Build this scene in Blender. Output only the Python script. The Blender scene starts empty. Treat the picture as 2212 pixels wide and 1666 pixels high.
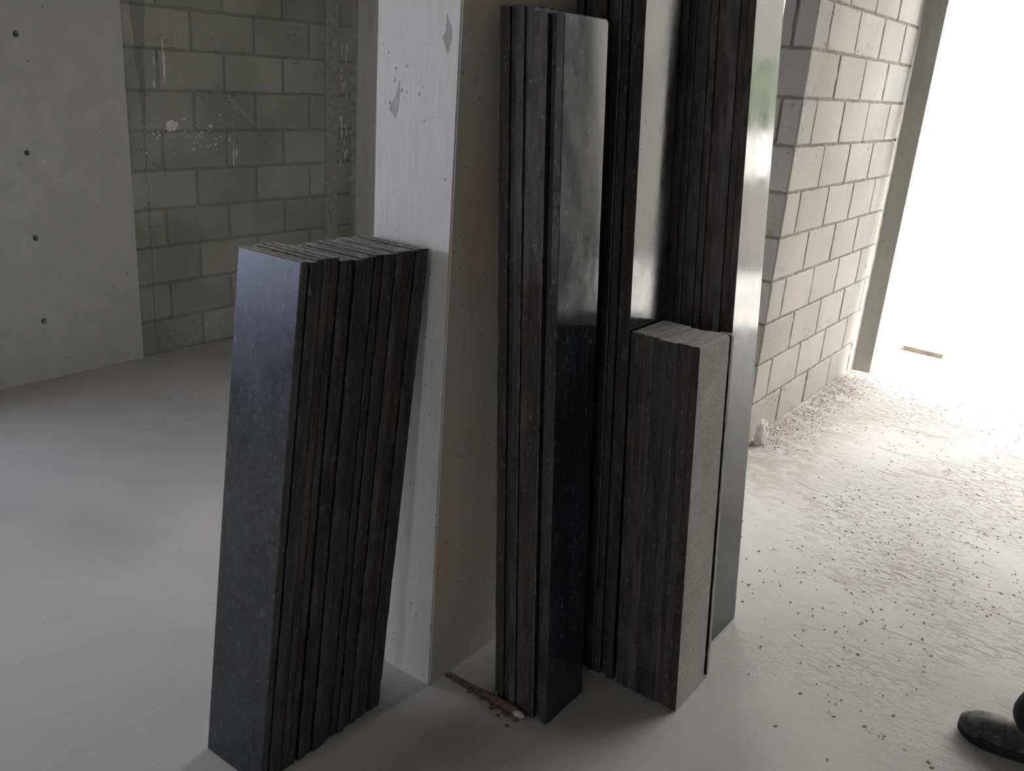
import bpy, bmesh, math, random
from mathutils import Vector, Matrix
sc = bpy.context.scene
col = sc.collection

# ------------------------------------------------------------------ camera
CAM_H = 1.62
def make_camera():
    f, pi, ro, ya = 1950.0, .3370, .0751, -.6118
    cp, sp = math.cos(pi), math.sin(pi)
    fw = Vector((math.sin(ya)*cp, math.cos(ya)*cp, -sp))
    r0 = Vector((math.cos(ya), -math.sin(ya), 0)); u0 = r0.cross(fw)
    r = r0*math.cos(ro) + u0*math.sin(ro); u = -r0*math.sin(ro) + u0*math.cos(ro)
    cd = bpy.data.cameras.new('camera'); cam = bpy.data.objects.new('camera', cd); col.objects.link(cam)
    cd.sensor_fit = 'HORIZONTAL'; cd.sensor_width = 36.0; cd.lens = 36.0*f/2212
    cd.clip_start = .02; cd.clip_end = 500
    b = -fw
    cam.matrix_world = Matrix(((r.x, u.x, b.x, 0), (r.y, u.y, b.y, 0), (r.z, u.z, b.z, CAM_H), (0, 0, 0, 1)))
    sc.camera = cam
make_camera()

# ------------------------------------------------------------------ sky, sun, exposure
SKY = 3.0
SUN = 31.0
w = bpy.data.worlds.new('sky'); sc.world = w; w.use_nodes = True
nt = w.node_tree; nt.nodes.clear()
def wn(t, **k):
    n = nt.nodes.new(t)
    for a, b in k.items(): setattr(n, a, b)
    return n
tc = wn('ShaderNodeTexCoord'); sx = wn('ShaderNodeSeparateXYZ'); nt.links.new(tc.outputs['Generated'], sx.inputs[0])
mz = wn('ShaderNodeMapRange'); mz.inputs['From Min'].default_value = -.5; mz.inputs['From Max'].default_value = 1.0
nt.links.new(sx.outputs['Z'], mz.inputs[0])
rz = wn('ShaderNodeValToRGB'); nt.links.new(mz.outputs[0], rz.inputs[0])
e = rz.color_ramp.elements
while len(e) < 6: e.new(.5)
for el, z, c in zip(e, (-.3, -.1, 0, .14, .35, 1.0), ((.22, .26, .34), (.40, .45, .62), (1.25, 1.36, 2.1), (2.4, 2.4, 2.5), (1.3, 1.35, 1.5), (1.0, 1.1, 1.4))):
    el.position = (z+.5)/1.5; el.color = (*c, 1)
bgn = wn('ShaderNodeBackground'); bgn.inputs['Strength'].default_value = SKY
# the sky is much brighter over the court (the sun's side) than behind the left window
my_ = wn('ShaderNodeMapRange'); my_.inputs['From Min'].default_value = .1; my_.inputs['From Max'].default_value = .9
my_.inputs['To Min'].default_value = .0; my_.inputs['To Max'].default_value = 1.0; nt.links.new(sx.outputs['Y'], my_.inputs[0])
rh = wn('ShaderNodeMapRange'); rh.inputs['From Min'].default_value = .10; rh.inputs['From Max'].default_value = .35
nt.links.new(sx.outputs['Z'], rh.inputs[0])
mm = wn('ShaderNodeMath', operation='MULTIPLY'); nt.links.new(my_.outputs[0], mm.inputs[0]); nt.links.new(rh.outputs[0], mm.inputs[1])
mix_ = wn('ShaderNodeMix', data_type='RGBA'); nt.links.new(mm.outputs[0], mix_.inputs[0])
nt.links.new(rz.outputs[0], mix_.inputs[6]); mix_.inputs[7].default_value = (4.6, 4.5, 4.3, 1)
nt.links.new(mix_.outputs[2], bgn.inputs[0])
wo = wn('ShaderNodeOutputWorld'); nt.links.new(bgn.outputs[0], wo.inputs[0])

sd = bpy.data.lights.new('sun', 'SUN'); sd.energy = SUN; sd.angle = math.radians(9); sd.color = (1, .95, .88)
so = bpy.data.objects.new('sun', sd); col.objects.link(so)
_d = Vector((.90, .03, 1.0)).normalized()            # towards the sun
so.rotation_euler = _d.to_track_quat('Z', 'Y').to_euler(); so.location = (20, 5, 20)
def portal(name, loc, toward, sx_, sy_):
    ld = bpy.data.lights.new(name, 'AREA'); ld.shape = 'RECTANGLE'; ld.size = sx_; ld.size_y = sy_
    ld.cycles.is_portal = True
    o = bpy.data.objects.new(name, ld); col.objects.link(o); o.location = loc
    o.rotation_euler = (-Vector(toward)).to_track_quat('Z', 'Y').to_euler()
WY0, WY1, WZ0, WZ1 = -2.1, 1.5, .72, 2.2          # window opening in the left wall
portal('window_portal', (-4.42, (WY0+WY1)/2, (WZ0+WZ1)/2), (1, 0, 0), WY1-WY0, WZ1-WZ0)
sc.view_settings.view_transform = 'Standard'; sc.view_settings.look = 'None'
sc.view_settings.exposure = 0.0; sc.view_settings.gamma = 1.0; sc.view_settings.use_curve_mapping = False
sc.cycles.use_denoising = True
sc.cycles.max_bounces = 10; sc.cycles.diffuse_bounces = 7; sc.cycles.glossy_bounces = 5
sc.cycles.sample_clamp_indirect = 12

# ------------------------------------------------------------------ material helper
class Mat:
    def __init__(s, name):
        s.m = bpy.data.materials.new(name); s.m.use_nodes = True; s.t = s.m.node_tree
        s.b = s.t.nodes['Principled BSDF']
    def n(s, t, **k):
        x = s.t.nodes.new(t)
        for a, b in k.items(): setattr(x, a, b)
        return x
    def l(s, a, b): s.t.links.new(a, b)
    def coord(s, scale=(1, 1, 1), kind='Object', rnd=False):
        c = s.n('ShaderNodeTexCoord'); mp = s.n('ShaderNodeMapping'); mp.inputs['Scale'].default_value = scale
        s.l(c.outputs[kind], mp.inputs[0])
        if rnd:
            oi = s.n('ShaderNodeObjectInfo'); mu = s.n('ShaderNodeMath', operation='MULTIPLY'); mu.inputs[1].default_value = 37.0
            s.l(oi.outputs['Random'], mu.inputs[0]); s.l(mu.outputs[0], mp.inputs['Location'])
        return mp.outputs[0]
    def noise(s, scale, v, detail=4, rough=.5, dist=0):
        x = s.n('ShaderNodeTexNoise'); x.inputs['Scale'].default_value = scale; x.inputs['Detail'].default_value = detail
        x.inputs['Roughness'].default_value = rough; x.inputs['Distortion'].default_value = dist
        s.l(v, x.inputs['Vector']); return x.outputs['Fac']
    def ramp(s, f, stops):
        x = s.n('ShaderNodeValToRGB'); s.l(f, x.inputs[0]); el = x.color_ramp.elements
        while len(el) < len(stops): el.new(.5)
        for i, (p, c) in enumerate(stops):
            el[i].position = p; el[i].color = (c, c, c, 1) if isinstance(c, (int, float)) else (*c, 1)
        return x.outputs[0]
    def mix(s, f, a, b, mode='MIX'):
        x = s.n('ShaderNodeMix', data_type='RGBA', blend_type=mode)
        for v, i in ((f, 0), (a, 6), (b, 7)):
            if isinstance(v, (int, float)): x.inputs[i].default_value = v if i == 0 else (v, v, v, 1)
            elif isinstance(v, tuple): x.inputs[i].default_value = (*v, 1)
            else: s.l(v, x.inputs[i])
        return x.outputs[2]
    def math(s, op, a, b=0.0):
        x = s.n('ShaderNodeMath', operation=op)
        for v, i in ((a, 0), (b, 1)):
            if isinstance(v, (int, float)): x.inputs[i].default_value = v
            else: s.l(v, x.inputs[i])
        return x.outputs[0]
    def bump(s, h, dist=.002, strength=1.0):
        x = s.n('ShaderNodeBump'); x.inputs['Distance'].default_value = dist; x.inputs['Strength'].default_value = strength
        s.l(h, x.inputs['Height']); s.l(x.outputs[0], s.b.inputs['Normal'])
    def set(s, color=None, rough=None, ior=None, spec=None):
        for nm, v in (('Base Color', color), ('Roughness', rough), ('IOR', ior), ('Specular IOR Level', spec)):
            if v is None: continue
            if isinstance(v, tuple): s.b.inputs[nm].default_value = (*v, 1)
            elif isinstance(v, (int, float)): s.b.inputs[nm].default_value = v
            else: s.l(v, s.b.inputs[nm])
        return s.m

def concrete(name, light, dark, streak=(6, 6, .5), pits=True, tint=None, rough=.85, spec=.3, pit_scale=22):
    M = Mat(name); v = M.coord(); vs = M.coord(streak)
    c = M.mix(M.ramp(M.noise(1.3, v, 5, .55), [(.3, 0), (.7, 1)]), dark, light)
    c = M.mix(M.math('MULTIPLY', M.ramp(M.noise(5, vs, 5, .6), [(.38, 0), (.7, 1)]), .6), c, tuple(x*.74 for x in light))
    c = M.mix(.30, c, M.ramp(M.noise(160, v, 3, .7), [(.3, .75), (.7, 1.1)]), 'MULTIPLY')
    if tint: c = M.mix(M.math('MULTIPLY', M.ramp(M.noise(1.8, v, 3), [(.42, 0), (.62, 1)]), .7), c, tint)
    h = M.noise(60, v, 5, .7)
    if pits:
        vo = M.n('ShaderNodeTexVoronoi'); vo.inputs['Scale'].default_value = pit_scale
        vv = M.coord((1, 1, .6)); M.l(vv, vo.inputs['Vector'])
        sepr = M.n('ShaderNodeSeparateColor'); M.l(vo.outputs['Color'], sepr.inputs[0])
        small = M.math('MULTIPLY', sepr.outputs[0], .17)
        keep = M.math('GREATER_THAN', sepr.outputs[1], .62)
        pit = M.math('MULTIPLY', M.math('LESS_THAN', vo.outputs['Distance'], small), keep)
        c = M.mix(M.math('MULTIPLY', pit, .75), c, tuple(x*.25 for x in dark))
        h = M.math('SUBTRACT', h, M.math('MULTIPLY', pit, 2.0))
    M.bump(h, .0015, .6)
    return M.set(c, rough, spec=spec)

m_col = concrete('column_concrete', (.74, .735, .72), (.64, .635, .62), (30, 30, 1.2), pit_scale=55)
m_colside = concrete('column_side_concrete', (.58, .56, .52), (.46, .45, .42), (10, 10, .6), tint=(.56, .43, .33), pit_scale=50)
m_wall = concrete('smooth_wall_concrete', (.53, .535, .51), (.46, .465, .44), (2, 2, 2))
m_post = concrete('post_concrete', (.40, .40, .37), (.32, .32, .30), (8, 8, 1), pit_scale=40)
m_ceil = concrete('ceiling_concrete', (.40, .39, .37), (.34, .33, .31), pits=False)
m_court = concrete('rendered_wall', (.60, .57, .50), (.52, .49, .43), pits=False)

def block_mat(name, light, dark, stain=False):
    M = Mat(name); v = M.coord(); at = M.n('ShaderNodeAttribute', attribute_name='tint')
    c = M.mix(M.ramp(M.noise(2.2, v, 5), [(.3, 0), (.7, 1)]), dark, light)
    c = M.mix(1.0, c, at.outputs['Color'], 'MULTIPLY')
    c = M.mix(.6, c, M.ramp(M.noise(220, v, 2, .8), [(.28, .45), (.45, 1.0), (.8, 1.08)]), 'MULTIPLY')
    sm = M.math('MULTIPLY', M.ramp(M.noise(3.2, M.coord((1, 1.2, 2.4)), 3, .5), [(.60, 0), (.68, 1)]), M.ramp(M.noise(38, v, 4, .7), [(.52, 0), (.60, 1)]))
    c = M.mix(M.math('MULTIPLY', sm, .55), c, tuple(x*.4 for x in dark))
    if stain:                                            # dark water stain running down beside the concrete panel
        cc = M.n('ShaderNodeTexCoord'); sp = M.n('ShaderNodeSeparateXYZ'); M.l(cc.outputs['Object'], sp.inputs[0])
        yy = M.math('ADD', sp.outputs['Y'], M.math('MULTIPLY', M.noise(6, v, 4), .05))
        ds = M.math('ABSOLUTE', M.math('SUBTRACT', yy, 2.755)); zz = M.n('ShaderNodeMapRange')
        zz.inputs['From Min'].default_value = 1.15; zz.inputs['From Max'].default_value = 1.9; zz.inputs['To Min'].default_value = .004; zz.inputs['To Max'].default_value = .045
        M.l(sp.outputs['Z'], zz.inputs[0])
        k_ = M.math('MULTIPLY', M.math('LESS_THAN', ds, zz.outputs[0]), .38)
        c = M.mix(k_, c, tuple(x*.3 for x in dark))
    M.bump(M.noise(140, v, 4, .75), .003, .6)
    return M.set(c, .95, spec=.15)
m_block = block_mat('blockwork', (.47, .45, .41), (.39, .375, .345))
m_blockd = block_mat('old_blockwork', (.38, .385, .355), (.25, .255, .23), True)

def floor_mat():
    M = Mat('dusty_floor'); v = M.coord()
    c = M.mix(M.ramp(M.noise(.9, v, 6, .6, .6), [(.3, 0), (.7, 1)]), (.345, .34, .33), (.44, .435, .425))
    c = M.mix(M.math('MULTIPLY', M.ramp(M.noise(3.5, M.coord((1, .35, 1)), 5, .6), [(.5, 0), (.7, 1)]), .35), c, (.46, .44, .41))
    # caked mud and mortar, only on the trafficked side by the block wall
    cc = M.n('ShaderNodeTexCoord'); sp = M.n('ShaderNodeSeparateXYZ'); M.l(cc.outputs['Object'], sp.inputs[0])
    my = M.n('ShaderNodeMapRange'); my.inputs['From Min'].default_value = 2.0; my.inputs['From Max'].default_value = 3.2; M.l(sp.outputs['Y'], my.inputs[0])
    mx = M.n('ShaderNodeMapRange'); mx.inputs['From Min'].default_value = -1.0; mx.inputs['From Max'].default_value = -.5; M.l(sp.outputs['X'], mx.inputs[0])
    my3 = M.n('ShaderNodeMapRange'); my3.inputs['From Min'].default_value = 3.0; my3.inputs['From Max'].default_value = 3.6; M.l(sp.outputs['Y'], my3.inputs[0])
    my2 = M.math('MULTIPLY', my.outputs[0], M.math('MAXIMUM', mx.outputs[0], my3.outputs[0]))
    rot = M.n('ShaderNodeMapping'); rot.inputs['Rotation'].default_value = (0, 0, .5); rot.inputs['Scale'].default_value = (1, 2.6, 1); M.l(cc.outputs['Object'], rot.inputs[0])
    ar = M.ramp(M.noise(1.6, v, 3), [(.38, 0), (.6, 1)])
    fine = M.ramp(M.noise(26, rot.outputs[0], 6, .72, .8), [(.53, 0), (.60, 1)])
    patch = M.ramp(M.noise(5.5, rot.outputs[0], 5, .6, 1.0), [(.58, 0), (.66, 1)])
    mud = M.math('MULTIPLY', my2, M.math('MAXIMUM', M.math('MULTIPLY', ar, fine), M.math('MULTIPLY', patch, .8)))
    nw = M.n('ShaderNodeMapRange'); nw.inputs['From Min'].default_value = -.85; nw.inputs['From Max'].default_value = -1.3; M.l(sp.outputs['X'], nw.inputs[0])
    foot = M.math('MULTIPLY', M.math('MULTIPLY', nw.outputs[0], my3.outputs[0]), M.ramp(M.noise(13, v, 6, .7, .5), [(.42, 0), (.55, 1)]))
    mud = M.math('MAXIMUM', mud, foot)
    c = M.mix(M.math('MULTIPLY', mud, .78), c, (.26, .22, .175))
    spk = M.ramp(M.noise(90, v, 2, .5), [(.66, 0), (.72, 1)])
    c = M.mix(M.math('MULTIPLY', spk, .35), c, (.16, .15, .13))
    # floor colour lightened towards the far right, standing in for stronger light there
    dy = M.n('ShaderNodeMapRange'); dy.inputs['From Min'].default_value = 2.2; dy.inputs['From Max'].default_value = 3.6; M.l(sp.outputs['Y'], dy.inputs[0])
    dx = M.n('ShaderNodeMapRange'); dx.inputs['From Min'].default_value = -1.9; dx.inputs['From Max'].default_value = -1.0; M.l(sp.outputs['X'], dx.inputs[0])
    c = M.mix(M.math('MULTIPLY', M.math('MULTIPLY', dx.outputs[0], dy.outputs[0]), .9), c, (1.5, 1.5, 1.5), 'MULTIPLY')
    h = M.math('ADD', M.math('MULTIPLY', mud, 1.2), M.math('MULTIPLY', M.noise(45, v, 4, .7), .3))
    M.bump(h, .003, .7)
    return M.set(c, .82, spec=.25)
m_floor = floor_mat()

def granite_polished(nm_='polished_black_granite', r0=.07):
    M = Mat(nm_); v = M.coord(rnd=True)
    sp = M.ramp(M.noise(75, v, 3, .6), [(.42, 0), (.66, 1)])
    c = M.mix(sp, (.005, .006, .008), (.028, .034, .040))
    dust = M.ramp(M.noise(4, M.coord((1, 1.4, .7), rnd=True), 7, .72), [(.40, 0), (.72, 1)])
    fl = M.ramp(M.noise(110, M.coord((1, 1, .35), rnd=True), 2, .6), [(.62, 0), (.70, 1)])
    c = M.mix(M.math('MULTIPLY', dust, .30), c, (.034, .052, .078))
    c = M.mix(M.math('MULTIPLY', M.math('MULTIPLY', fl, dust), .5), c, (.26, .28, .29))
    r = M.math('ADD', M.math('MULTIPLY', dust, .16), r0)
    return M.set(c, r, 1.6, .5)
def granite_sawn(nm_='sawn_black_granite', k=1.0):
    M = Mat(nm_); v = M.coord(rnd=True)
    oi = M.n('ShaderNodeObjectInfo')
    base = M.ramp(oi.outputs['Random'], [(0, (.046, .040, .037)), (.35, (.062, .053, .048)), (.6, (.042, .045, .048)), (.85, (.085, .078, .074)), (1, (.052, .046, .042))])
    st = M.ramp(M.noise(30, M.coord((1, 1, .25), rnd=True), 6, .7), [(.35, .45*k), (.75, 1.9*k)])
    c = M.mix(1.0, base, st, 'MULTIPLY')
    fl = M.ramp(M.noise(130, M.coord((1, 1, .4), rnd=True), 3, .6), [(.60, 0), (.70, 1)])
    c = M.mix(M.math('MULTIPLY', fl, .45), c, (.26, .25, .24))
    M.bump(M.noise(90, v, 5, .7), .0012, .6)
    return M.set(c, .6, 1.5, .4)
def granite_dusty():
    M = Mat('dusty_granite_arris'); v = M.coord(rnd=True)
    c = M.mix(M.ramp(M.noise(45, v, 5, .7), [(.4, 0), (.7, 1)]), (.09, .085, .08), (.30, .285, .27))
    M.bump(M.noise(90, v, 5, .7), .001, .5)
    return M.set(c, .8, 1.5, .3)
def granite_back():
    M = Mat('unpolished_granite_back'); v = M.coord(rnd=True)
    c = M.mix(M.ramp(M.noise(7, v, 6, .65), [(.35, 0), (.7, 1)]), (.28, .268, .252), (.38, .367, .347))
    c = M.mix(.7, c, M.ramp(M.noise(120, v, 3, .7), [(.3, .6), (.7, 1.25)]), 'MULTIPLY')
    fl = M.ramp(M.noise(38, v, 2, .5), [(.70, 0), (.74, 1)])
    c = M.mix(M.math('MULTIPLY', fl, .6), c, (.4, .39, .37))
    M.bump(M.noise(110, v, 5, .7), .001, .5)
    return M.set(c, .75, 1.5, .35)
m_pol, m_saw, m_dus, m_bak = granite_polished(), granite_sawn(), granite_dusty(), granite_back()
m_saw_grey = granite_sawn('dusty_sawn_granite', 1.9)
m_pol_dusty = granite_polished('dusty_polished_black_granite', .24)
def granite_top():
    M = Mat('pale_sawn_granite_end'); v = M.coord(rnd=True)
    c = M.mix(M.ramp(M.noise(50, v, 5, .7), [(.35, 0), (.7, 1)]), (.36, .35, .335), (.50, .485, .465))  # top ends much paler than the sawn sides
    M.bump(M.noise(120, v, 5, .7), .0015, .7)
    return M.set(c, .8, 1.5, .3)
m_top = granite_top()

def simple(name, c, rough=.8, noise=30, amp=.25, spec=.3):
    M = Mat(name); v = M.coord()
    k = M.mix(M.ramp(M.noise(noise, v, 4, .6), [(.3, 0), (.7, 1)]), tuple(x*(1-amp) for x in c), tuple(x*(1+amp) for x in c))
    return M.set(k, rough, spec=spec)
m_mortar = simple('mortar_band', (.31, .31, .295), .9)
m_plaster = simple('plaster_splash', (.72, .71, .70), .9)
m_crumb = simple('mud_crumbs', (.30, .265, .225), .95)
m_white = simple('white_mortar_lump', (.62, .60, .57), .9)
m_wood = simple('weathered_timber', (.13, .115, .10), .85, 14, .4)
m_rust = simple('reddish_rubble', (.15, .105, .08), .95, 60, .5)
m_scar = simple('rough_scar', (.40, .39, .38), .95, 40)

# ------------------------------------------------------------------ mesh helpers
def link(name, bm, mats, parent=None, smooth=False):
    me = bpy.data.meshes.new(name); bm.normal_update(); bm.to_mesh(me); bm.free()
    for m in (mats if isinstance(mats, (list, tuple)) else [mats]): me.materials.append(m)
    if smooth:
        for p in me.polygons: p.use_smooth = True
    o = bpy.data.objects.new(name, me); col.objects.link(o)
    if parent: o.parent = parent
    return o
def struct(o): o['kind'] = 'structure'; return o
def tag(o, label, cat, group=None, kind=None):
    o['label'] = label; o['category'] = cat
    if group: o['group'] = group
    if kind: o['kind'] = kind
    return o
def add_box(bm, x0, x1, y0, y1, z0, z1, mi=0):
    vs = [bm.verts.new(p) for p in ((x0,y0,z0),(x1,y0,z0),(x1,y1,z0),(x0,y1,z0),(x0,y0,z1),(x1,y0,z1),(x1,y1,z1),(x0,y1,z1))]
    fs = []
    for q in ((0,3,2,1),(4,5,6,7),(0,1,5,4),(1,2,6,5),(2,3,7,6),(3,0,4,7)):
        f = bm.faces.new([vs[i] for i in q]); f.material_index = mi; fs.append(f)
    return vs, fs
def box(name, x0, x1, y0, y1, z0, z1, m, bevel=0):
    bm = bmesh.new(); add_box(bm, x0, x1, y0, y1, z0, z1)
    if bevel: bmesh.ops.bevel(bm, geom=list(bm.edges), offset=bevel, segments=2, affect='EDGES', profile=.6)
    return link(name, bm, m)

# ------------------------------------------------------------------ the room
ZC = 2.9
YC = 5.74                                             # where the ceiling slab ends and the open court begins
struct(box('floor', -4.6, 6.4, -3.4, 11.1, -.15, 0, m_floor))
struct(box('ceiling', -4.6, 2.5, -3.4, YC, ZC, ZC+.2, m_ceil))
# column with a warmer, stained side face
bm = bmesh.new(); vs, fs = add_box(bm, -1.575, -1.325, 1.60, 2.62, 0, ZC)
bmesh.ops.bevel(bm, geom=[e_ for e_ in bm.edges if abs(e_.verts[0].co.z-e_.verts[1].co.z) > 1], offset=.004, segments=2, affect='EDGES')
bm.normal_update()
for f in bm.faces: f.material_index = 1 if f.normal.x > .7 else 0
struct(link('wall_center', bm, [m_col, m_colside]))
# left wall: smooth concrete with formwork tie holes, a big window opening further along
bm = bmesh.new()
XL = -4.3
add_box(bm, XL-.2, XL, WY1, 2.636, 0, ZC)
wl = struct(link('wall_left', bm, m_wall))
cut = bmesh.new()
for y, z in ((2.129, 1.609), (2.125, 1.098), (2.123, .705), (2.121, .297)):
    r = bmesh.ops.create_cone(cut, cap_ends=True, segments=14, radius1=.0085, radius2=.0155, depth=.06)
    bmesh.ops.rotate(cut, verts=r['verts'], cent=(0, 0, 0), matrix=Matrix.Rotation(math.pi/2, 3, 'Y'))
    bmesh.ops.translate(cut, verts=r['verts'], vec=(XL-.02, y, z))
cme = bpy.data.meshes.new('cut'); cut.to_mesh(cme); cut.free()
co = bpy.data.objects.new('cut', cme); col.objects.link(co)
md = wl.modifiers.new('b', 'BOOLEAN'); md.object = co; md.operation = 'DIFFERENCE'; md.solver = 'EXACT'
dg = bpy.context.evaluated_depsgraph_get(); nm = bpy.data.meshes.new_from_object(wl.evaluated_get(dg))
wl.modifiers.clear(); wl.data = nm; bpy.data.objects.remove(co)
bm = bmesh.new(); bm.from_mesh(wl.data)
add_box(bm, XL-.2, XL, WY0, WY1, 0, WZ0); add_box(bm, XL-.2, XL, WY0, WY1, WZ1, ZC)
add_box(bm, XL-.2, XL, -3.4, WY0, 0, ZC)
bm.to_mesh(wl.data); bm.free()
struct(box('wall_back', -4.5, -2.4, 4.19, 4.39, 0, ZC, concrete('plastered_concrete', (.68, .675, .65), (.62, .615, .59), pits=False)))
bm = bmesh.new()
add_box(bm, -4.5, -.6, -3.4, -3.2, 0, ZC); add_box(bm, .7, 2.4, -3.4, -3.2, 0, ZC); add_box(bm, -.6, .15, -3.4, -3.2, 0, ZC); add_box(bm, .15, .7, -3.4, -3.2, 2.15, ZC)  # unseen doorway gap, added to let in fill light
struct(link('wall_rear', bm, m_wall))
struct(box('wall_side', 2.2, 2.4, -3.2, 7.3, 0, ZC, concrete('shade_dark_wall', (.10, .10, .10), (.07, .07, .07), pits=False)))  # wall coloured near black to stand in for its shadowed face
struct(box('wall_right', -1.54, -1.276, 5.65, 11.1, 0, 3.6, m_post))
# far wall of the open court, with its wide opening
bm = bmesh.new()
add_box(bm, -1.276, 6.4, 10.9, 11.1, 0, 1.15); add_box(bm, -1.276, .6, 10.9, 11.1, 1.15, 3.6)
add_box(bm, 3.05, 6.4, 10.9, 11.1, 1.15, 3.6); add_box(bm, .6, 3.05, 10.9, 11.1, 2.55, 3.6)
struct(link('wall_far', bm, m_court))
struct(box('wall_court', 6.2, 6.4, 7.3, 10.9, 0, 1.15, m_court))

rnd = random.Random(7)
def blockwork(name, u0, u1, z1, to3, m, phase, course=.2, z_off=-.012, depth=.012, seed=1, tint=.08, bed=(.66, .63, .59)):
    """running-bond blocks, each a bevelled solid proud of a mortar bed; to3(u, z, d) -> xyz"""
    R = random.Random(seed); bm = bmesh.new(); lay = bm.verts.layers.float_color.new('tint')
    def quadbox(a, b, c0, c1, d0, d1, t, j=0.0, bev=True):
        pts = []; NS = (8, 4, 8, 4)
        base = []
        for sd_, ((ua, za), (ub, zb)) in enumerate((((a, c0), (b, c0)), ((b, c0), (b, c1)), ((b, c1), (a, c1)), ((a, c1), (a, c0)))):
            for q in range(NS[sd_]):
                t_ = q/NS[sd_]; base.append((ua+(ub-ua)*t_+R.uniform(-j, j), za+(zb-za)*t_+R.uniform(-j, j)))
        cu, cz = (a+b)/2, (c0+c1)/2
        for d, ins in ((d0, 0.0), (d1-.003, 0.0), (d1, .004)):
            ring = []
            for (u, z) in base:
                v = bm.verts.new(to3(u+ins*max(-1, min(1, (cu-u)/.02)), z+ins*max(-1, min(1, (cz-z)/.02)), d)); v[lay] = (*t, 1); ring.append(v)
            pts.append(ring)
        nb = len(base)
        for i in range(2):
            for k in range(nb):
                bm.faces.new((pts[i][k], pts[i][(k+1) % nb], pts[i+1][(k+1) % nb], pts[i+1][k]))
        bm.faces.new(pts[2])
    k = 0; z = z_off
    while z < z1:
        u = phase[k % 2]-.4*8
        while u < u1:
            a, b = max(u+.006+R.uniform(-.002, .003), u0), min(u+.394+R.uniform(-.006, .002), u1)
            if b-a > .03 and z+course > 0:
                g = 1+R.uniform(-tint, tint); wv = R.uniform(-.02, .02)
                quadbox(a, b, max(z+.0065, .001), min(z+course-.0065, z1), -.03, R.uniform(-.0015, .0015), (g+wv, g, g-wv), .0018)
            u += .4
        z += course; k += 1
    # mortar bed, irregular, slightly darker
    nu, nz = max(2, int((u1-u0)/.03)), max(2, int(z1/.03))
    grid = []
    for i in range(nu+1):
        row = []
        for q in range(nz+1):
            v = bm.verts.new(to3(u0+(u1-u0)*i/nu, z1*q/nz, -depth*.55+R.uniform(-.004, .006))); v[lay] = (*bed, 1); row.append(v)
        grid.append(row)
    for i in range(nu):
        for q in range(nz): bm.faces.new((grid[i][q], grid[i+1][q], grid[i+1][q+1], grid[i][q+1]))
    bmesh.ops.recalc_face_normals(bm, faces=list(bm.faces))
    return bm
# block wall on the right (faces +x), its dark end (faces the camera), and the old block infill of the left wall
bm = blockwork('w', 3.975, 5.652, ZC, lambda u, z, d: (-1.39+d, u, z), m_block, (4.38-.012, 4.155), seed=3)
struct(link('wall_block', bm, m_block))
bm = blockwork('w', -1.536, -1.394, ZC, lambda u, z, d: (u, 3.97-d, z), m_block, (-1.6, -1.48), seed=4, depth=.022)
add_box(bm, -1.54, -1.41, 3.992, 5.65, 0, ZC)
lay = bm.verts.layers.float_color['tint']
for v in bm.verts:
    if v[lay][3] == 0: v[lay] = (.9, .88, .85, 1)
struct(link('wall_end', bm, m_block))
bm = blockwork('w', 2.636, 4.19, ZC, lambda u, z, d: (XL-.012+d, u, z), m_blockd, (3.03, 2.83), seed=5, tint=.11, bed=(.78, .77, .74))
struct(link('wall_infill', bm, m_blockd))
struct(box('wall_outer', XL-.2, XL-.03, 2.636, 4.39, 0, ZC, m_wall))
# rounded mortar fillet between block wall and post
bm = bmesh.new(); ring = []
N = 70
for i in range(N+1):
    z = ZC*i/N; r = .035+rnd.uniform(-.004, .004); pr = []
    for a in range(7):
        t = a/6*math.pi/2
        pr.append(bm.verts.new((-1.392+r*(1-math.sin(t)), 5.652-r*(1-math.cos(t)), z)))
    ring.append(pr)
for i in range(N):
    for a in range(6): bm.faces.new((ring[i][a], ring[i][a+1], ring[i+1][a+1], ring[i+1][a]))
bmesh.ops.recalc_face_normals(bm, faces=list(bm.faces))
struct(link('trim_fillet', bm, m_post, smooth=True))
# mortar band and ragged squeeze on the left wall
struct(box('trim_band', XL-.03, XL-.002, 3.951, 4.047, 0, ZC, m_mortar, .003))
bm = bmesh.new(); R = random.Random(11); L_ = []
for i in range(120):
    z = ZC*i/119; wd = .015+.03*max(0, R.gauss(.2, .5))*(1 if 1.0 < z < 1.6 else .4)
    L_.append((bm.verts.new((XL-.014, 4.19-wd, z)), bm.verts.new((XL+.004, 4.19-wd*.5, z)), bm.verts.new((XL+.016, 4.189, z))))
for a, b in zip(L_, L_[1:]):
    bm.faces.new((a[0], a[1], b[1], b[0])); bm.faces.new((a[1], a[2], b[2], b[1]))
bmesh.ops.recalc_face_normals(bm, faces=list(bm.faces))
struct(link('trim_squeeze', bm, m_mortar))

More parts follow.
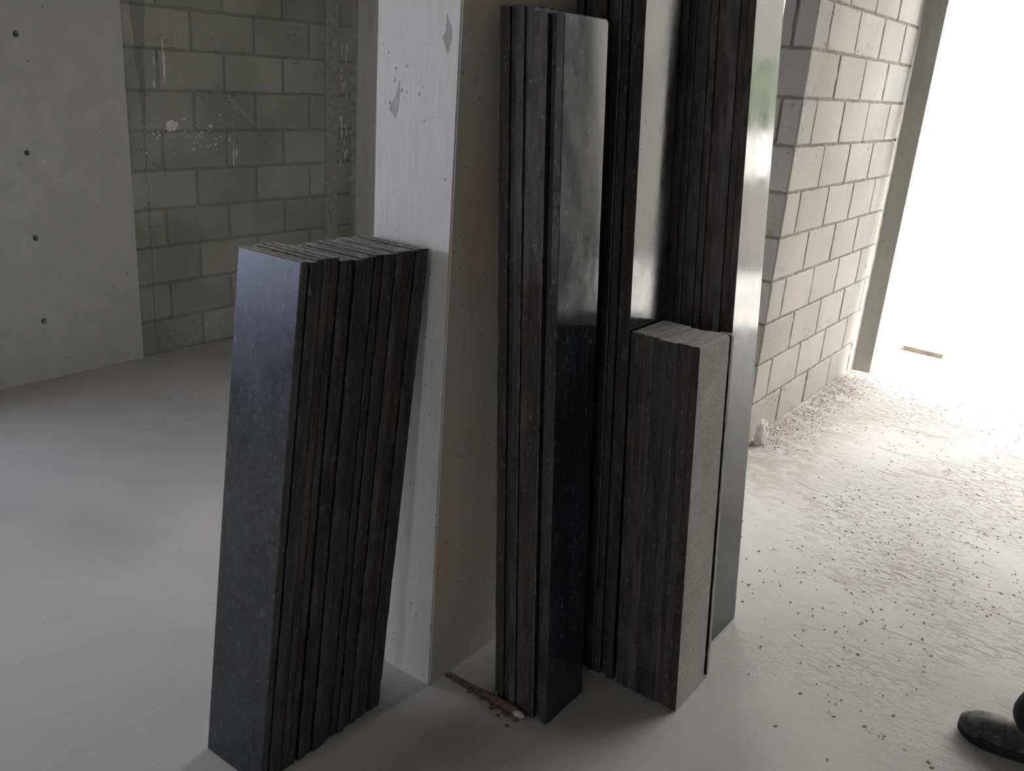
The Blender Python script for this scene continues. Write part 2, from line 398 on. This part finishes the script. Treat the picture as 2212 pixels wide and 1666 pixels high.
# outside: pale ground rising to a green hill, seen only as reflections
bm = bmesh.new(); G = []
for i in range(31):
    row = []
    for q in range(25):
        y = -60+q*7.5; x = -90+i*7
        z = -.2 + (max(0, y-20)/30)**1.2*2.7 if y > 20 else (-.2 if x > -4 else -14)
        row.append(bm.verts.new((x, y, min(z, 9))))
    G.append(row)
for i in range(30):
    for q in range(24): bm.faces.new((G[i][q], G[i+1][q], G[i+1][q+1], G[i][q+1]))
struct(link('ground', bm, simple('pale_ground', (.55, .53, .50), .9, 2)))
def hill_mat():
    M = Mat('hillside_vegetation'); v = M.coord()
    c = M.mix(M.ramp(M.noise(.5, v, 6, .7), [(.35, 0), (.65, 1)]), (.035, .06, .035), (.16, .19, .10))
    return M.set(c, .9)
bm = bmesh.new(); R = random.Random(5); G = []
for i in range(70):
    row = []
    for q in range(16):
        t = q/15; x = -60+i*2.4; y = 50+q*1.6
        z = 2.2+5.6*math.sin(t*math.pi/2)+R.uniform(-.5, .5)+1.0*math.sin(i*.21)
        row.append(bm.verts.new((x, y, z)))
    G.append(row)
for i in range(69):
    for q in range(15): bm.faces.new((G[i][q], G[i+1][q], G[i+1][q+1], G[i][q+1]))
struct(link('hillside', bm, hill_mat()))

# ------------------------------------------------------------------ granite pieces
def slab_mesh(width, length, t, seed, round_top=True, dusty=(0, 0), flip=False, chip=1.0):
    """local x: -t..0 (polished face at x=0), y: 0..width, z: 0..length"""
    R = random.Random(seed); bm = bmesh.new()
    c = .0016; n = 40
    rings = []
    rt = R.uniform(.006, .010) if round_top else .002
    prof = [(-t, c), (-t+c, 0), (-c, 0), (0, c), (0, width-c), (-c, width), (-t+c, width), (-t, width-c)]
    zs = [0, .004] + [length*(i+1)/n for i in range(n-2)] + [length-rt-.001]
    for k, z in enumerate(zs):
        ring = []
        for i, (x, y) in enumerate(prof):
            jx = R.uniform(-.0004, .0004)*chip; jy = R.uniform(-.0007, .0007)*chip
            if R.random() < .05*chip and 0 < k: jy += (.0022 if y < width/2 else -.0022)*R.random()
            ring.append(bm.verts.new((x+(jx if 0 < x+t < t else 0), y+jy, z)))
        rings.append(ring)
    for a, b in zip(rings, rings[1:]):
        for i in range(8):
            j = (i+1) % 8
            f = bm.faces.new((a[i], a[j], b[j], b[i]))
            f.material_index = {3: 0, 7: 2}.get(i, 1)
            if i == 0 and dusty[0]: f.material_index = 3
            if i == 2 and dusty[1]: f.material_index = 3
    bm.faces.new(rings[0][::-1]).material_index = 1
    # top: strip across the width, ragged, rounded at the far corner
    m = 22; cols = []
    for q in range(m+1):
        y = width*q/m; s = width-y
        drop = rt-math.sqrt(max(0, rt*rt-max(0, rt-s)**2)) if round_top else 0
        j = [R.uniform(-.0016, .0004)*chip*(1 if 0 < q < m else 0) for _ in range(4)]
        ct = .0015
        cols.append([bm.verts.new((-t, y, length-drop-ct*1.4+j[0])), bm.verts.new((-t+ct, y, length-drop+j[1]*.5)),
                     bm.verts.new((-ct, y, length-drop+j[2]*.5)), bm.verts.new((0, y, length-drop-ct*1.4+j[3]))])
    for a, b in zip(cols, cols[1:]):
        bm.faces.new((a[0], a[1], b[1], b[0])).material_index = 1
        bm.faces.new((a[1], a[2], b[2], b[1])).material_index = 4
        bm.faces.new((a[2], a[3], b[3], b[2])).material_index = 1
    last = rings[-1]
    def skirt(side, verts, mi):
        lo = last[4 if side > 0 else 7], last[3 if side > 0 else 0]
        # polygon: column verts along the top edge, closed by the last ring's two verts on this side
        top = [cc[3] if side > 0 else cc[0] for cc in cols]
        f = bm.faces.new([lo[1]]+top+[lo[0]]); f.material_index = mi
    skirt(1, None, 0); skirt(-1, None, 2)
    for q, a, b, cc in ((0, last[0], last[3], cols[0]), (m, last[7], last[4], cols[-1])):
        mid = (last[1], last[2]) if q == 0 else (last[6], last[5])
        f = bm.faces.new([a, mid[0], mid[1], b, cc[3], cc[2], cc[1], cc[0]]); f.material_index = 1
    bmesh.ops.recalc_face_normals(bm, faces=list(bm.faces))
    if flip:
        for f in bm.faces:
            f.material_index = {0: 2, 2: 0}.get(f.material_index, f.material_index)
    return bm
def place_slab(bm, pos, lean, rotz, t, name, label, group):
    o = link(name, bm, [m_pol_dusty if rotz else m_pol, m_saw_grey if 'tallest' in group else m_saw, m_bak, m_dus, m_top])
    o.rotation_mode = 'XYZ'; o.rotation_euler = (0, -lean, rotz)
    o.location = (pos[0], pos[1], t*math.sin(lean)+.0003)
    return tag(o, label, 'stone strip', group)
ORD = ['first','second','third','fourth','fifth','sixth','seventh','eighth','ninth','tenth','eleventh','twelfth','thirteenth','fourteenth','fifteenth','sixteenth','seventeenth','eighteenth']

# short stack leaning on the front of the column: 5 slabs, a gap, then 13 more
T = .0200; RL = random.Random(21); y = 1.064
WIDTH_L = .197; n_l = 18
for i in range(n_l):
    lean = math.atan(.1105) if i < 5 else math.atan(.1055)
    if i == 5: y += .006
    off = RL.uniform(-.0025, .0025)
    if i in (2, 9, 12): off -= .005
    if i in (1, 7): off += .003
    ln = (1.2225 if i < 5 else 1.212)/math.cos(lean) + RL.uniform(-.002, .002)
    bm = slab_mesh(WIDTH_L+RL.uniform(-.003, .003) if i else WIDTH_L, ln, T, 100+i, False, (RL.random() < .3, i in (1, 4, 11)), chip=1.6 if i else .6)
    # local +y (width) runs to world +x; the width edge at y=width faces the camera's right
    if i == 0: lab = 'black granite strip, polished bluish front face of the short stack against the column'
    elif i == n_l-1: lab = 'black granite strip at the very back, touching the column, in the short left stack'
    elif i < 5: lab = ORD[i]+' black granite strip from the polished front of the short left stack'
    elif i == 5: lab = 'black granite strip just behind the gap in the short left stack'
    elif i < 12: lab = ORD[i-5]+' black granite strip behind the gap in the short left stack'
    else: lab = ORD[n_l-1-i]+' black granite strip from the back, column side, of the short left stack'
    place_slab(bm, (-1.5725+off*.6, y), lean, -math.pi/2, T, 'granite_strip', lab, 'granite pieces in the short stack leaning on the column')
    y += T/math.cos(lean) + (.0009 if i % 3 else .0021)

def stack(n, x, y, width, height, slope, seed, offs, group, what, wall='wall', t=.0204, heights=None, flip=False, dusty=(), round_top=True, names=None, gap=.0003):
    R = random.Random(seed); lean = math.atan(slope)
    for i in range(n):
        h = heights[i] if heights else height+R.uniform(-.0022, .0022)
        off = offs[i] if i < len(offs) else R.uniform(-.004, .004)
        bm = slab_mesh(width, h/math.cos(lean), t, seed*50+i, round_top, ((i in dusty), i in dusty), flip, .6 if i == 0 else 1.2)
        if i == 0: lab = names[0]
        elif i == n-1: lab = 'black granite strip at the very back, wall side, of '+what
        elif i <= (n-1)//2 or n > 18: lab = ORD[i]+' black granite strip from the outer face of '+what
        else: lab = ORD[n-1-i]+' black granite strip from the wall side of '+what
        place_slab(bm, (x, y+off), lean, 0, t, 'granite_strip', lab, group)
        x -= t/math.cos(lean)+gap
# middle tall stack (front), second tall stack behind it, tallest stack at the right, and the low stack in front
stack(9, -.991, 1.684, .178, 1.737, .0735, 3, [0, .014, -.003, .003, .006, .0, .010, .004, .022, 0],
      'granite pieces in the middle stack beside the column', 'the middle stack', heights=[1.737, 1.736, 1.734, 1.737, 1.748, 1.747, 1.748, 1.746, 1.748], dusty=(2, 5),
      names=['black granite strip with polished dark face, outermost of the middle stack beside the column'])
stack(9, -.9555, 1.964, .178, 2.45, .0733, 4, [0, .012, .002, -.003, .012, .0, .003, .010, 0],
      'granite pieces in the tall narrow stack behind', 'the tall narrow stack', dusty=(3,),
      names=['black granite strip with a pale reflection, outermost of the tall narrow stack behind'])
stack(15, -.8155, 2.318, .190, 2.42, .0858, 5, [0, .003, -.003, .002, .008, .002, -.002, .006, .002, 0, .006, .003, -.002, .004, 0],
      'granite pieces in the tallest stack at right', 'the tallest stack', dusty=(4, 8), t=.0200,
      names=['long polished granite strip mirroring the bright court, outermost of the tallest stack'])
stack(9, -.7535, 1.9625, .178, 1.0175, .0800, 6, [0, .001, .004, -.002, .001, -.001, .003, -.001, .002],
      'granite pieces in the low front stack', 'the low front stack', flip=True, t=.0198, gap=.0014, dusty=(2, 6, 8),
      names=['grey unpolished face strip, outermost of the low front stack'])
# single short slab standing crosswise behind the low stack: only its end strip shows
bm = slab_mesh(.035, 1.012, .016, 999, True)
o = link('granite_strip', bm, [m_pol, m_saw, m_bak, m_dus, m_bak])
for f in o.data.polygons:
    if f.material_index == 1: f.material_index = 2
lean = math.atan(.0845)
o.matrix_world = Matrix.Translation((-.7535-.035, 2.1620, .004)) @ Matrix.Rotation(-lean, 4, 'Y') @ Matrix.Rotation(-math.pi/2, 4, 'Z')
tag(o, 'narrow granite offcut standing behind the low front stack, thin grey edge showing', 'stone strip')

# ------------------------------------------------------------------ small things on the floor and walls
def lump(name, cx, cy, rx, ry, rz, m, seed, z=0.0, sub=3):
    R = random.Random(seed); bm = bmesh.new(); bmesh.ops.create_icosphere(bm, subdivisions=sub, radius=1)
    for v in bm.verts:
        k = 1+R.uniform(-.14, .14); v.co = Vector((v.co.x*rx*k, v.co.y*ry*k, (v.co.z*rz*k)))
        v.co.z = max(v.co.z, -rz*.55)
    o = link(name, bm, m); o.location = (cx, cy, z+rz*.55); return o
tag(lump('mortar_lump', -1.335, 4.02, .028, .05, .075, m_white, 3), 'white lump of mortar on the floor at the foot of the block wall', 'rubble')
# timber offcut by the sunlit wall
bm = bmesh.new(); add_box(bm, 0, .26, -.02, .02, 0, .032); bmesh.ops.bevel(bm, geom=list(bm.edges), offset=.003, segments=1, affect='EDGES')
for v in bm.verts: v.co.y += .012*math.sin(v.co.x*9)
o = link('timber_offcut', bm, m_wood); o.location = (-1.262, 6.42, .0); o.rotation_euler = (0, 0, -.10)
tag(o, 'short grey timber offcut lying on the bright floor beyond the post', 'timber')
# reddish rubble strip in front of the middle stack
bm = bmesh.new(); R = random.Random(8)
for i in range(420):
    t = R.random(); x = -1.325+.27*t; yy = 1.672+R.gauss(0, .010)*(0.5+t); s = R.uniform(.0012, .004)*(1+.5*(t > .45))
    r = bmesh.ops.create_icosphere(bm, subdivisions=1, radius=s)
    for v in r['verts']: v.co = Vector((v.co.x*R.uniform(.8, 1.8), v.co.y*R.uniform(.7, 1.3), v.co.z*.7))+Vector((x, min(yy, 1.6815), s*.45))
tag(link('rubble', bm, m_rust), 'reddish brown crumbs heaped along the foot of the middle granite stack', 'rubble', kind='stuff')
bm = bmesh.new()
n = 40; prev = None
for i in range(n+1):
    t = i/n; x = -1.323+.25*t; hgt = .006+.010*max(0, math.sin((t-.35)*3.2))+R.uniform(-.0015, .0015)
    cur = [bm.verts.new((x, 1.660+R.uniform(-.002, .002)-.006*t, .0005)), bm.verts.new((x, 1.672, hgt)), bm.verts.new((x, 1.6815, hgt*.8)), bm.verts.new((x, 1.6815, .0005))]
    if prev:
        for k in range(3): bm.faces.new((prev[k], prev[k+1], cur[k+1], cur[k]))
    else: bm.faces.new(cur)
    prev = cur
bm.faces.new(prev[::-1]); bmesh.ops.recalc_face_normals(bm, faces=list(bm.faces))
tag(link('wood_splinter', bm, m_rust), 'thin splintered reddish strip running from the column to the middle stack', 'debris')
o = lump('mortar_chip', -1.068, 1.6655, .018, .010, .008, m_white, 12)
tag(o, 'small pale mortar chip at the front corner of the middle stack', 'rubble')

# crumbs and mud flakes over the right floor
bm = bmesh.new(); R = random.Random(17)
def crumb(x, y, s, fl=.5):
    r = bmesh.ops.create_icosphere(bm, subdivisions=1, radius=s)
    a = R.uniform(0, 6.28); ca, sa = math.cos(a), math.sin(a); ex = R.uniform(.8, 2.2)
    for v in r['verts']:
        p = Vector((v.co.x*ex*R.uniform(.8, 1.2), v.co.y*R.uniform(.8, 1.2), v.co.z*fl))
        v.co = Vector((p.x*ca-p.y*sa+x, p.x*sa+p.y*ca+y, p.z+s*fl*.7))
for i in range(2600):
    if i < 1300: x = -1.37+abs(R.gauss(0, .10)); y = R.uniform(3.98, 5.9); s = R.uniform(.0012, .0042)
    elif i < 1900: x = R.uniform(-1.1, .6); y = R.uniform(2.2, 5.6); s = R.uniform(.0012, .0045)
    else: x = R.uniform(-.9, .4); y = R.gauss(3.2, .5); s = R.uniform(.0012, .004)
    if x < -.72 and y < 2.56: continue
    if -.25 < x < .3 and 2.3 < y < 3.1: continue
    if x > -1.30 and x < -.9 and 6.3 < y < 6.55: continue
    crumb(x, y, s)
tag(link('floor_crumbs', bm, m_crumb), 'brown mortar crumbs scattered on the floor along the block wall', 'rubble', kind='stuff')
bm = bmesh.new(); R = random.Random(19)
for i in range(150):
    x = R.uniform(-4.2, .2); y = R.uniform(.7, 5)
    if -1.62 < x < -.6 and 1.0 < y < 2.7: continue
    if x < -2.3 and y > 4.1 or (-1.6 < x < -1.27 and y > 3.9): continue
    if -.25 < x < .3 and 2.3 < y < 3.1: continue
    crumb(x, y, R.uniform(.001, .003))
tag(link('pale_crumbs', bm, m_white), 'tiny white plaster crumbs scattered across the grey floor', 'rubble', kind='stuff')

# plaster splashes on the left wall
bm = bmesh.new(); bmp = bmesh.new(); R = random.Random(23)
def splat(y, z, ry, rz_, x0=XL-.012, n=12, jag=.3):
    x0 = x0+.0003 if x0 > XL-.005 else XL-.0103
    b = bmp if x0 > XL-.005 else bm
    c_ = b.verts.new((x0+.0022, y, z)); rg = []
    for k in range(n):
        a = k/n*2*math.pi; q = 1+R.uniform(-jag, jag)
        rg.append(b.verts.new((x0, y+math.cos(a)*ry*q, z+math.sin(a)*rz_*q)))
    for k in range(n): b.faces.new((c_, rg[k], rg[(k+1) % n]))
splat(2.885, 1.214, .034, .030, n=24, jag=.28)
splat(2.862, 1.50, .006, .075, jag=.15); splat(2.86, 1.59, .002, .06, jag=.1); splat(2.80, 1.42, .006, .016); splat(2.805, 1.53, .003, .02)
splat(3.27, 1.03, .004, .05, jag=.2); splat(3.275, 1.14, .0015, .10, jag=.1); splat(3.29, 1.06, .006, .02)
for i in range(110):
    y = R.gauss(3.0, .22); z = 1.19+R.gauss(0, .05)-.02*(y-3); r = R.uniform(.0012, .0045) if R.random() < .85 else R.uniform(.005, .009)
    if 2.66 < y < 4.1: splat(y, z, r*1.2, r, n=7)
for i in range(26):
    y = R.uniform(2.2, 2.62); z = R.uniform(.9, 1.3); r = R.uniform(.0015, .005); splat(y, z, r, r*1.2, XL, n=7)
for i in range(70):
    y = R.gauss(3.02, .12); z = .03+abs(R.gauss(0, .07)); splat(max(y, 2.66), z, .0015, R.uniform(.004, .014), n=5)
for (y, z, b) in ((3.32, 1.33, .75), ):
    for k in range(44):
        t = k/44; splat(3.25+.48*t, 1.36-.40*t, .0022*(1-.4*t), .006, n=5)
for k in range(26):
    z = .95+R.random()*.95; splat(4.08+R.uniform(-.02, .06), z, R.uniform(.002, .006), R.uniform(.006, .03), n=6)
splat(4.085, 1.22, .006, .05); splat(4.09, 1.16, .007, .03)
bmesh.ops.recalc_face_normals(bm, faces=list(bm.faces))
o = link('plaster_splashes', bm, m_plaster)
tag(o, 'pale plaster splashes and drips spattered across the dark block wall', 'plaster', kind='stuff')
bmesh.ops.recalc_face_normals(bmp, faces=list(bmp.faces))
tag(link('plaster_flecks', bmp, m_plaster), 'small pale plaster flecks on the smooth concrete wall panel at left', 'plaster', kind='stuff')

# two scars in the column face
def scar(pts, y0, m, label):
    bm = bmesh.new(); f = [bm.verts.new((x, y0-.0006, z)) for x, z in pts]; g = [bm.verts.new((x, y0+.001, z)) for x, z in pts]
    bm.faces.new(f)
    for k in range(len(pts)): bm.faces.new((f[k], f[(k+1) % len(pts)], g[(k+1) % len(pts)], g[k]))
    bmesh.ops.recalc_face_normals(bm, faces=list(bm.faces))
    return tag(link('mortar_patch', bm, m, None), label, 'plaster')
scar([(-1.366, 1.722), (-1.360, 1.705), (-1.352, 1.695), (-1.350, 1.672), (-1.356, 1.655), (-1.359, 1.640), (-1.366, 1.655), (-1.376, 1.672), (-1.367, 1.688)], 1.6, m_scar, 'grey scar of exposed mortar high on the pale column face')
scar([(-1.500, 1.575), (-1.499, 1.55), (-1.502, 1.515), (-1.509, 1.492), (-1.519, 1.500), (-1.530, 1.512), (-1.522, 1.525), (-1.508, 1.545)], 1.6, simple('grey_smear', (.44, .43, .42)), 'grey smear of mortar midway up the pale column face')

# ------------------------------------------------------------------ the person whose shoe enters at the right
def skin_body(name, joints, edges, m, parent, root=0, sub=2):
    me = bpy.data.meshes.new(name); me.from_pydata([j[0] for j in joints], edges, [])
    o = bpy.data.objects.new(name, me); col.objects.link(o)
    md = o.modifiers.new('s', 'SKIN'); md.use_smooth_shade = True
    for i, j in enumerate(joints):
        r = j[1]; o.data.skin_vertices[0].data[i].radius = r if isinstance(r, tuple) else (r, r)
    o.data.skin_vertices[0].data[root].use_root = True
    if sub: s2 = o.modifiers.new('u', 'SUBSURF'); s2.levels = sub; s2.render_levels = sub
    dg = bpy.context.evaluated_depsgraph_get(); nm = bpy.data.meshes.new_from_object(o.evaluated_get(dg))
    o.modifiers.clear(); o.data = nm; o.data.materials.clear(); o.data.materials.append(m)
    for p in nm.polygons: p.use_smooth = True
    o.parent = parent; return o
m_skin = simple('skin', (.30, .18, .12), .6, 20, .08)
m_shirt = simple('dark_shirt', (.05, .06, .08), .9)
m_trous = simple('dark_trousers', (.016, .018, .026), .9, 60)
m_hair = simple('black_hair', (.012, .01, .01), .7)
def shoe_mat():
    M = Mat('worn_shoe_upper'); v = M.coord()
    c = M.mix(M.ramp(M.noise(14, v, 5, .65), [(.48, 0), (.58, 1)]), (.022, .027, .026), (.12, .125, .12))
    cc = M.n('ShaderNodeTexCoord'); sp = M.n('ShaderNodeSeparateXYZ'); M.l(cc.outputs['Object'], sp.inputs[0])
    up = M.n('ShaderNodeMapRange'); up.inputs['From Min'].default_value = .055; up.inputs['From Max'].default_value = .085; M.l(sp.outputs['Z'], up.inputs[0])
    d = M.math('MULTIPLY', up.outputs[0], M.ramp(M.noise(22, v, 4, .6), [(.38, 0), (.55, 1)]))
    c = M.mix(M.math('MULTIPLY', d, .85), c, (.20, .18, .17))
    M.bump(M.noise(60, v, 5, .6), .003, .6)
    return M.set(c, .7)
m_shoe = shoe_mat(); m_sole = simple('black_sole', (.020, .020, .023), .8); m_lace = simple('grey_lace', (.2, .2, .19), .8)
pr = bpy.data.objects.new('person', None); col.objects.link(pr); pr.location = (.06, 2.54, 0)
tag(pr, 'person standing at the right edge, one worn dusty black shoe and dark trouser leg showing', 'person')
def shoe(cx, cy, ang, side):
    """toe points to -x locally; cross sections from toe to heel"""
    sec = [(-.142, .012, .020, .030), (-.136, .026, .014, .048), (-.122, .037, .012, .064), (-.100, .044, .012, .074), (-.070, .048, .012, .080), (-.035, .047, .012, .083),
           (0, .043, .012, .090), (.035, .038, .012, .104), (.070, .036, .012, .112), (.105, .034, .012, .112), (.130, .027, .014, .106), (.140, .014, .022, .092)]
    bm = bmesh.new(); rings = []
    for (x, hw, z0, z1) in sec:
        ring = []
        for k in range(20):
            a = k/20*2*math.pi; ca, sa = math.cos(a), math.sin(a)
            p = .72 if sa > 0 else .35
            yy = hw*math.copysign(abs(ca)**.75, ca)*(1 if sa < 0.2 else 1-.25*sa); zm = z0+(z1-z0)*.42
            zz = zm+(z1-zm)*abs(sa)**.8 if sa > 0 else zm-(zm-z0)*abs(sa)**p
            ring.append(bm.verts.new((x, yy, zz)))
        rings.append(ring)
    for a, b in zip(rings, rings[1:]):
        for k in range(20): bm.faces.new((a[k], a[(k+1) % 20], b[(k+1) % 20], b[k]))
    bm.faces.new(rings[0]); bm.faces.new(rings[-1][::-1]); bmesh.ops.recalc_face_normals(bm, faces=list(bm.faces))
    e_ = bpy.data.objects.new('shoe', None); col.objects.link(e_); e_.parent = pr
    bmesh.ops.subdivide_edges(bm, edges=list(bm.edges), cuts=1, use_grid_fill=True, smooth=.6)
    up = link('upper', bm, m_shoe, e_, True)
    bm = bmesh.new()                                     # sole: outline extruded, tread edge flared, toe bumper
    out = [(-.150, 0), (-.147, .018), (-.138, .033), (-.118, .046), (-.085, .053), (-.05, .053), (-.01, .047), (.03, .042), (.07, .041), (.11, .040), (.135, .030), (.147, .012)]
    full = out+[(x, -yv) for x, yv in out[::-1] if yv > 0]
    lv = []
    for z, s in ((0.0, .965), (.004, 1.0), (.020, 1.0), (.026, .97)):
        toe = lambda x: .010*max(0, (-x-.10)/.05)
        lv.append([bm.verts.new((x*s, yv*s, z+(toe(x)))) for x, yv in full])
    for a, b in zip(lv, lv[1:]):
        for k in range(len(full)): bm.faces.new((a[k], a[(k+1) % len(full)], b[(k+1) % len(full)], b[k]))
    bm.faces.new(lv[0][::-1]); bm.faces.new(lv[-1]); bmesh.ops.recalc_face_normals(bm, faces=list(bm.faces))
    link('sole', bm, m_sole, e_, False)
    bm = bmesh.new()                                     # rand around the toe
    prev = None
    for k in range(17):
        a = math.pi/2+k/16*math.pi; x = -.098+.052*math.cos(a)*1.0; yv = .050*math.sin(a)
        cur = [bm.verts.new((x, yv, .026)), bm.verts.new((x+.001, yv*1.0, .042)), bm.verts.new((x+.024, yv*.66, .060))]
        if prev:
            for q in range(2): bm.faces.new((prev[q], prev[q+1], cur[q+1], cur[q]))
        prev = cur
    bmesh.ops.recalc_face_normals(bm, faces=list(bm.faces)); link('toe_cap', bm, simple('toe_rubber', (.075, .07, .068), .8), e_, True)
    bm = bmesh.new()
    for k in range(5):
        x = .010+.016*k; z = .0905+.0045*k
        r = bmesh.ops.create_cone(bm, cap_ends=True, segments=8, radius1=.003, radius2=.003, depth=.044)
        bmesh.ops.rotate(bm, verts=r['verts'], cent=(0, 0, 0), matrix=Matrix.Rotation(math.pi/2+.0, 3, 'X') @ Matrix.Rotation(.25*(-1)**k, 3, 'Y'))
        bmesh.ops.translate(bm, verts=r['verts'], vec=(x, 0, z+.001))
    link('laces', bm, m_lace, e_, True)
    e_.location = (cx-pr.location.x, cy-pr.location.y, 0); e_.rotation_euler = (0, 0, ang); return e_
shoe(.020, 2.437, .06, 1)
shoe(.150, 2.690, -.12, -1)
P = lambda x, y, z: (x-.06, y-2.54, z)
B = [(P(.08, 0+2.56, .95), (.15, .11)), (P(.08, 2.56, 1.10), (.135, .10)), (P(.07, 2.56, 1.28), (.16, .11)), (P(.06, 2.56, 1.42), (.15, .09)), (P(.05, 2.56, 1.50), .055), (P(.04, 2.56, 1.565), .060),
     (P(.015, 2.56, 1.615), (.092, .100)), (P(.02, 2.56, 1.73), (.118, .130)),
     (P(.06, 2.38, 1.41), .058), (P(.07, 2.33, 1.20), .045), (P(.02, 2.33, 1.00), .034), (P(0, 2.335, .93), .028),
     (P(.06, 2.74, 1.41), .058), (P(.08, 2.79, 1.20), .045), (P(.04, 2.79, 1.00), .034), (P(.02, 2.785, .93), .028)]
BE = [(0,1),(1,2),(2,3),(3,4),(4,5),(5,6),(6,7),(3,8),(8,9),(9,10),(10,11),(3,12),(12,13),(13,14),(14,15)]
# palm + five fingers per hand, rooted in the wrist
for wi, sgn in ((11, 1), (15, -1)):
    wx, wy, wz = B[wi][0]
    B.append(((wx-.015, wy, wz-.045), (.042, .020))); pi_ = len(B)-1; BE.append((wi, pi_))
    for fx, fl in ((-.026, .062), (-.009, .072), (.008, .067), (.024, .052)):
        B.append(((wx-.015+fx, wy, wz-.085), .0095)); a = len(B)-1; BE.append((pi_, a))
        B.append(((wx-.022+fx*1.05, wy+sgn*.006, wz-.085-fl*.5), .0085)); b = len(B)-1; BE.append((a, b))
        B.append(((wx-.026+fx*1.05, wy+sgn*.022, wz-.085-fl), .007)); BE.append((b, len(B)-1))
    B.append(((wx-.048, wy+sgn*.010, wz-.055), .010)); a = len(B)-1; BE.append((pi_, a))
    B.append(((wx-.054, wy+sgn*.016, wz-.082), .0085)); BE.append((a, len(B)-1))
skin_body('body', B, BE, m_skin, pr)
skin_body('shirt', [(P(.08, 2.56, .92), (.155, .125)), (P(.08, 2.56, 1.10), (.15, .115)), (P(.07, 2.56, 1.28), (.175, .125)), (P(.06, 2.56, 1.43), (.16, .10)), (P(.055, 2.56, 1.50), (.085, .085)),
     (P(.06, 2.37, 1.42), .085), (P(.07, 2.33, 1.22), .062), (P(.06, 2.75, 1.42), .085), (P(.08, 2.79, 1.22), .065)], [(0,1),(1,2),(2,3),(3,4),(3,5),(5,6),(3,7),(7,8)], m_shirt, pr)
skin_body('trousers', [(P(.08, 2.56, .96), (.16, .125)), (P(.08, 2.56, .88), (.165, .13)), (P(.08, 2.475, .82), .095), (P(.075, 2.45, .50), .078), (P(.105, 2.44, .28), .076), (P(.060, 2.425, .055), (.118, .088)),
     (P(.09, 2.65, .82), .095), (P(.13, 2.68, .50), .078), (P(.20, 2.69, .28), .072), (P(.215, 2.69, .075), .070)], [(0,1),(1,2),(2,3),(3,4),(4,5),(1,6),(6,7),(7,8),(8,9)], m_trous, pr, root=1)
# face: nose, eyes, mouth, ears
def blob(b, c, r, sub=2):
    q = bmesh.ops.create_icosphere(b, subdivisions=sub, radius=1)
    for v in q['verts']: v.co = Vector((v.co.x*r[0]+c[0], v.co.y*r[1]+c[1], v.co.z*r[2]+c[2]))
hx, hy = -.04, .02
m_eye = simple('eye', (.5, .5, .5), .3, 200, .1)
for nm_, c_, r_, m_ in (('nose', (hx-.106, hy, 1.660), (.018, .013, .020), m_skin), ('ear', (hx+.010, hy-.092, 1.665), (.014, .008, .028), m_skin), ('ear', (hx+.010, hy+.092, 1.665), (.014, .008, .028), m_skin),
        ('mouth', (hx-.090, hy, 1.622), (.010, .024, .007), m_skin), ('eye', (hx-.094, hy-.030, 1.690), (.009, .012, .008), m_eye), ('eye', (hx-.094, hy+.030, 1.690), (.009, .012, .008), m_eye)):
    bm = bmesh.new(); blob(bm, c_, r_); link(nm_, bm, m_, pr, True)
bm = bmesh.new(); blob(bm, (hx+.028, hy, 1.715), (.086, .094, .095), 3)
R = random.Random(2)
for v in bm.verts: v.co += Vector((R.uniform(-.003, .003), R.uniform(-.003, .003), R.uniform(-.003, .003)))
link('hair', bm, m_hair, pr, True)
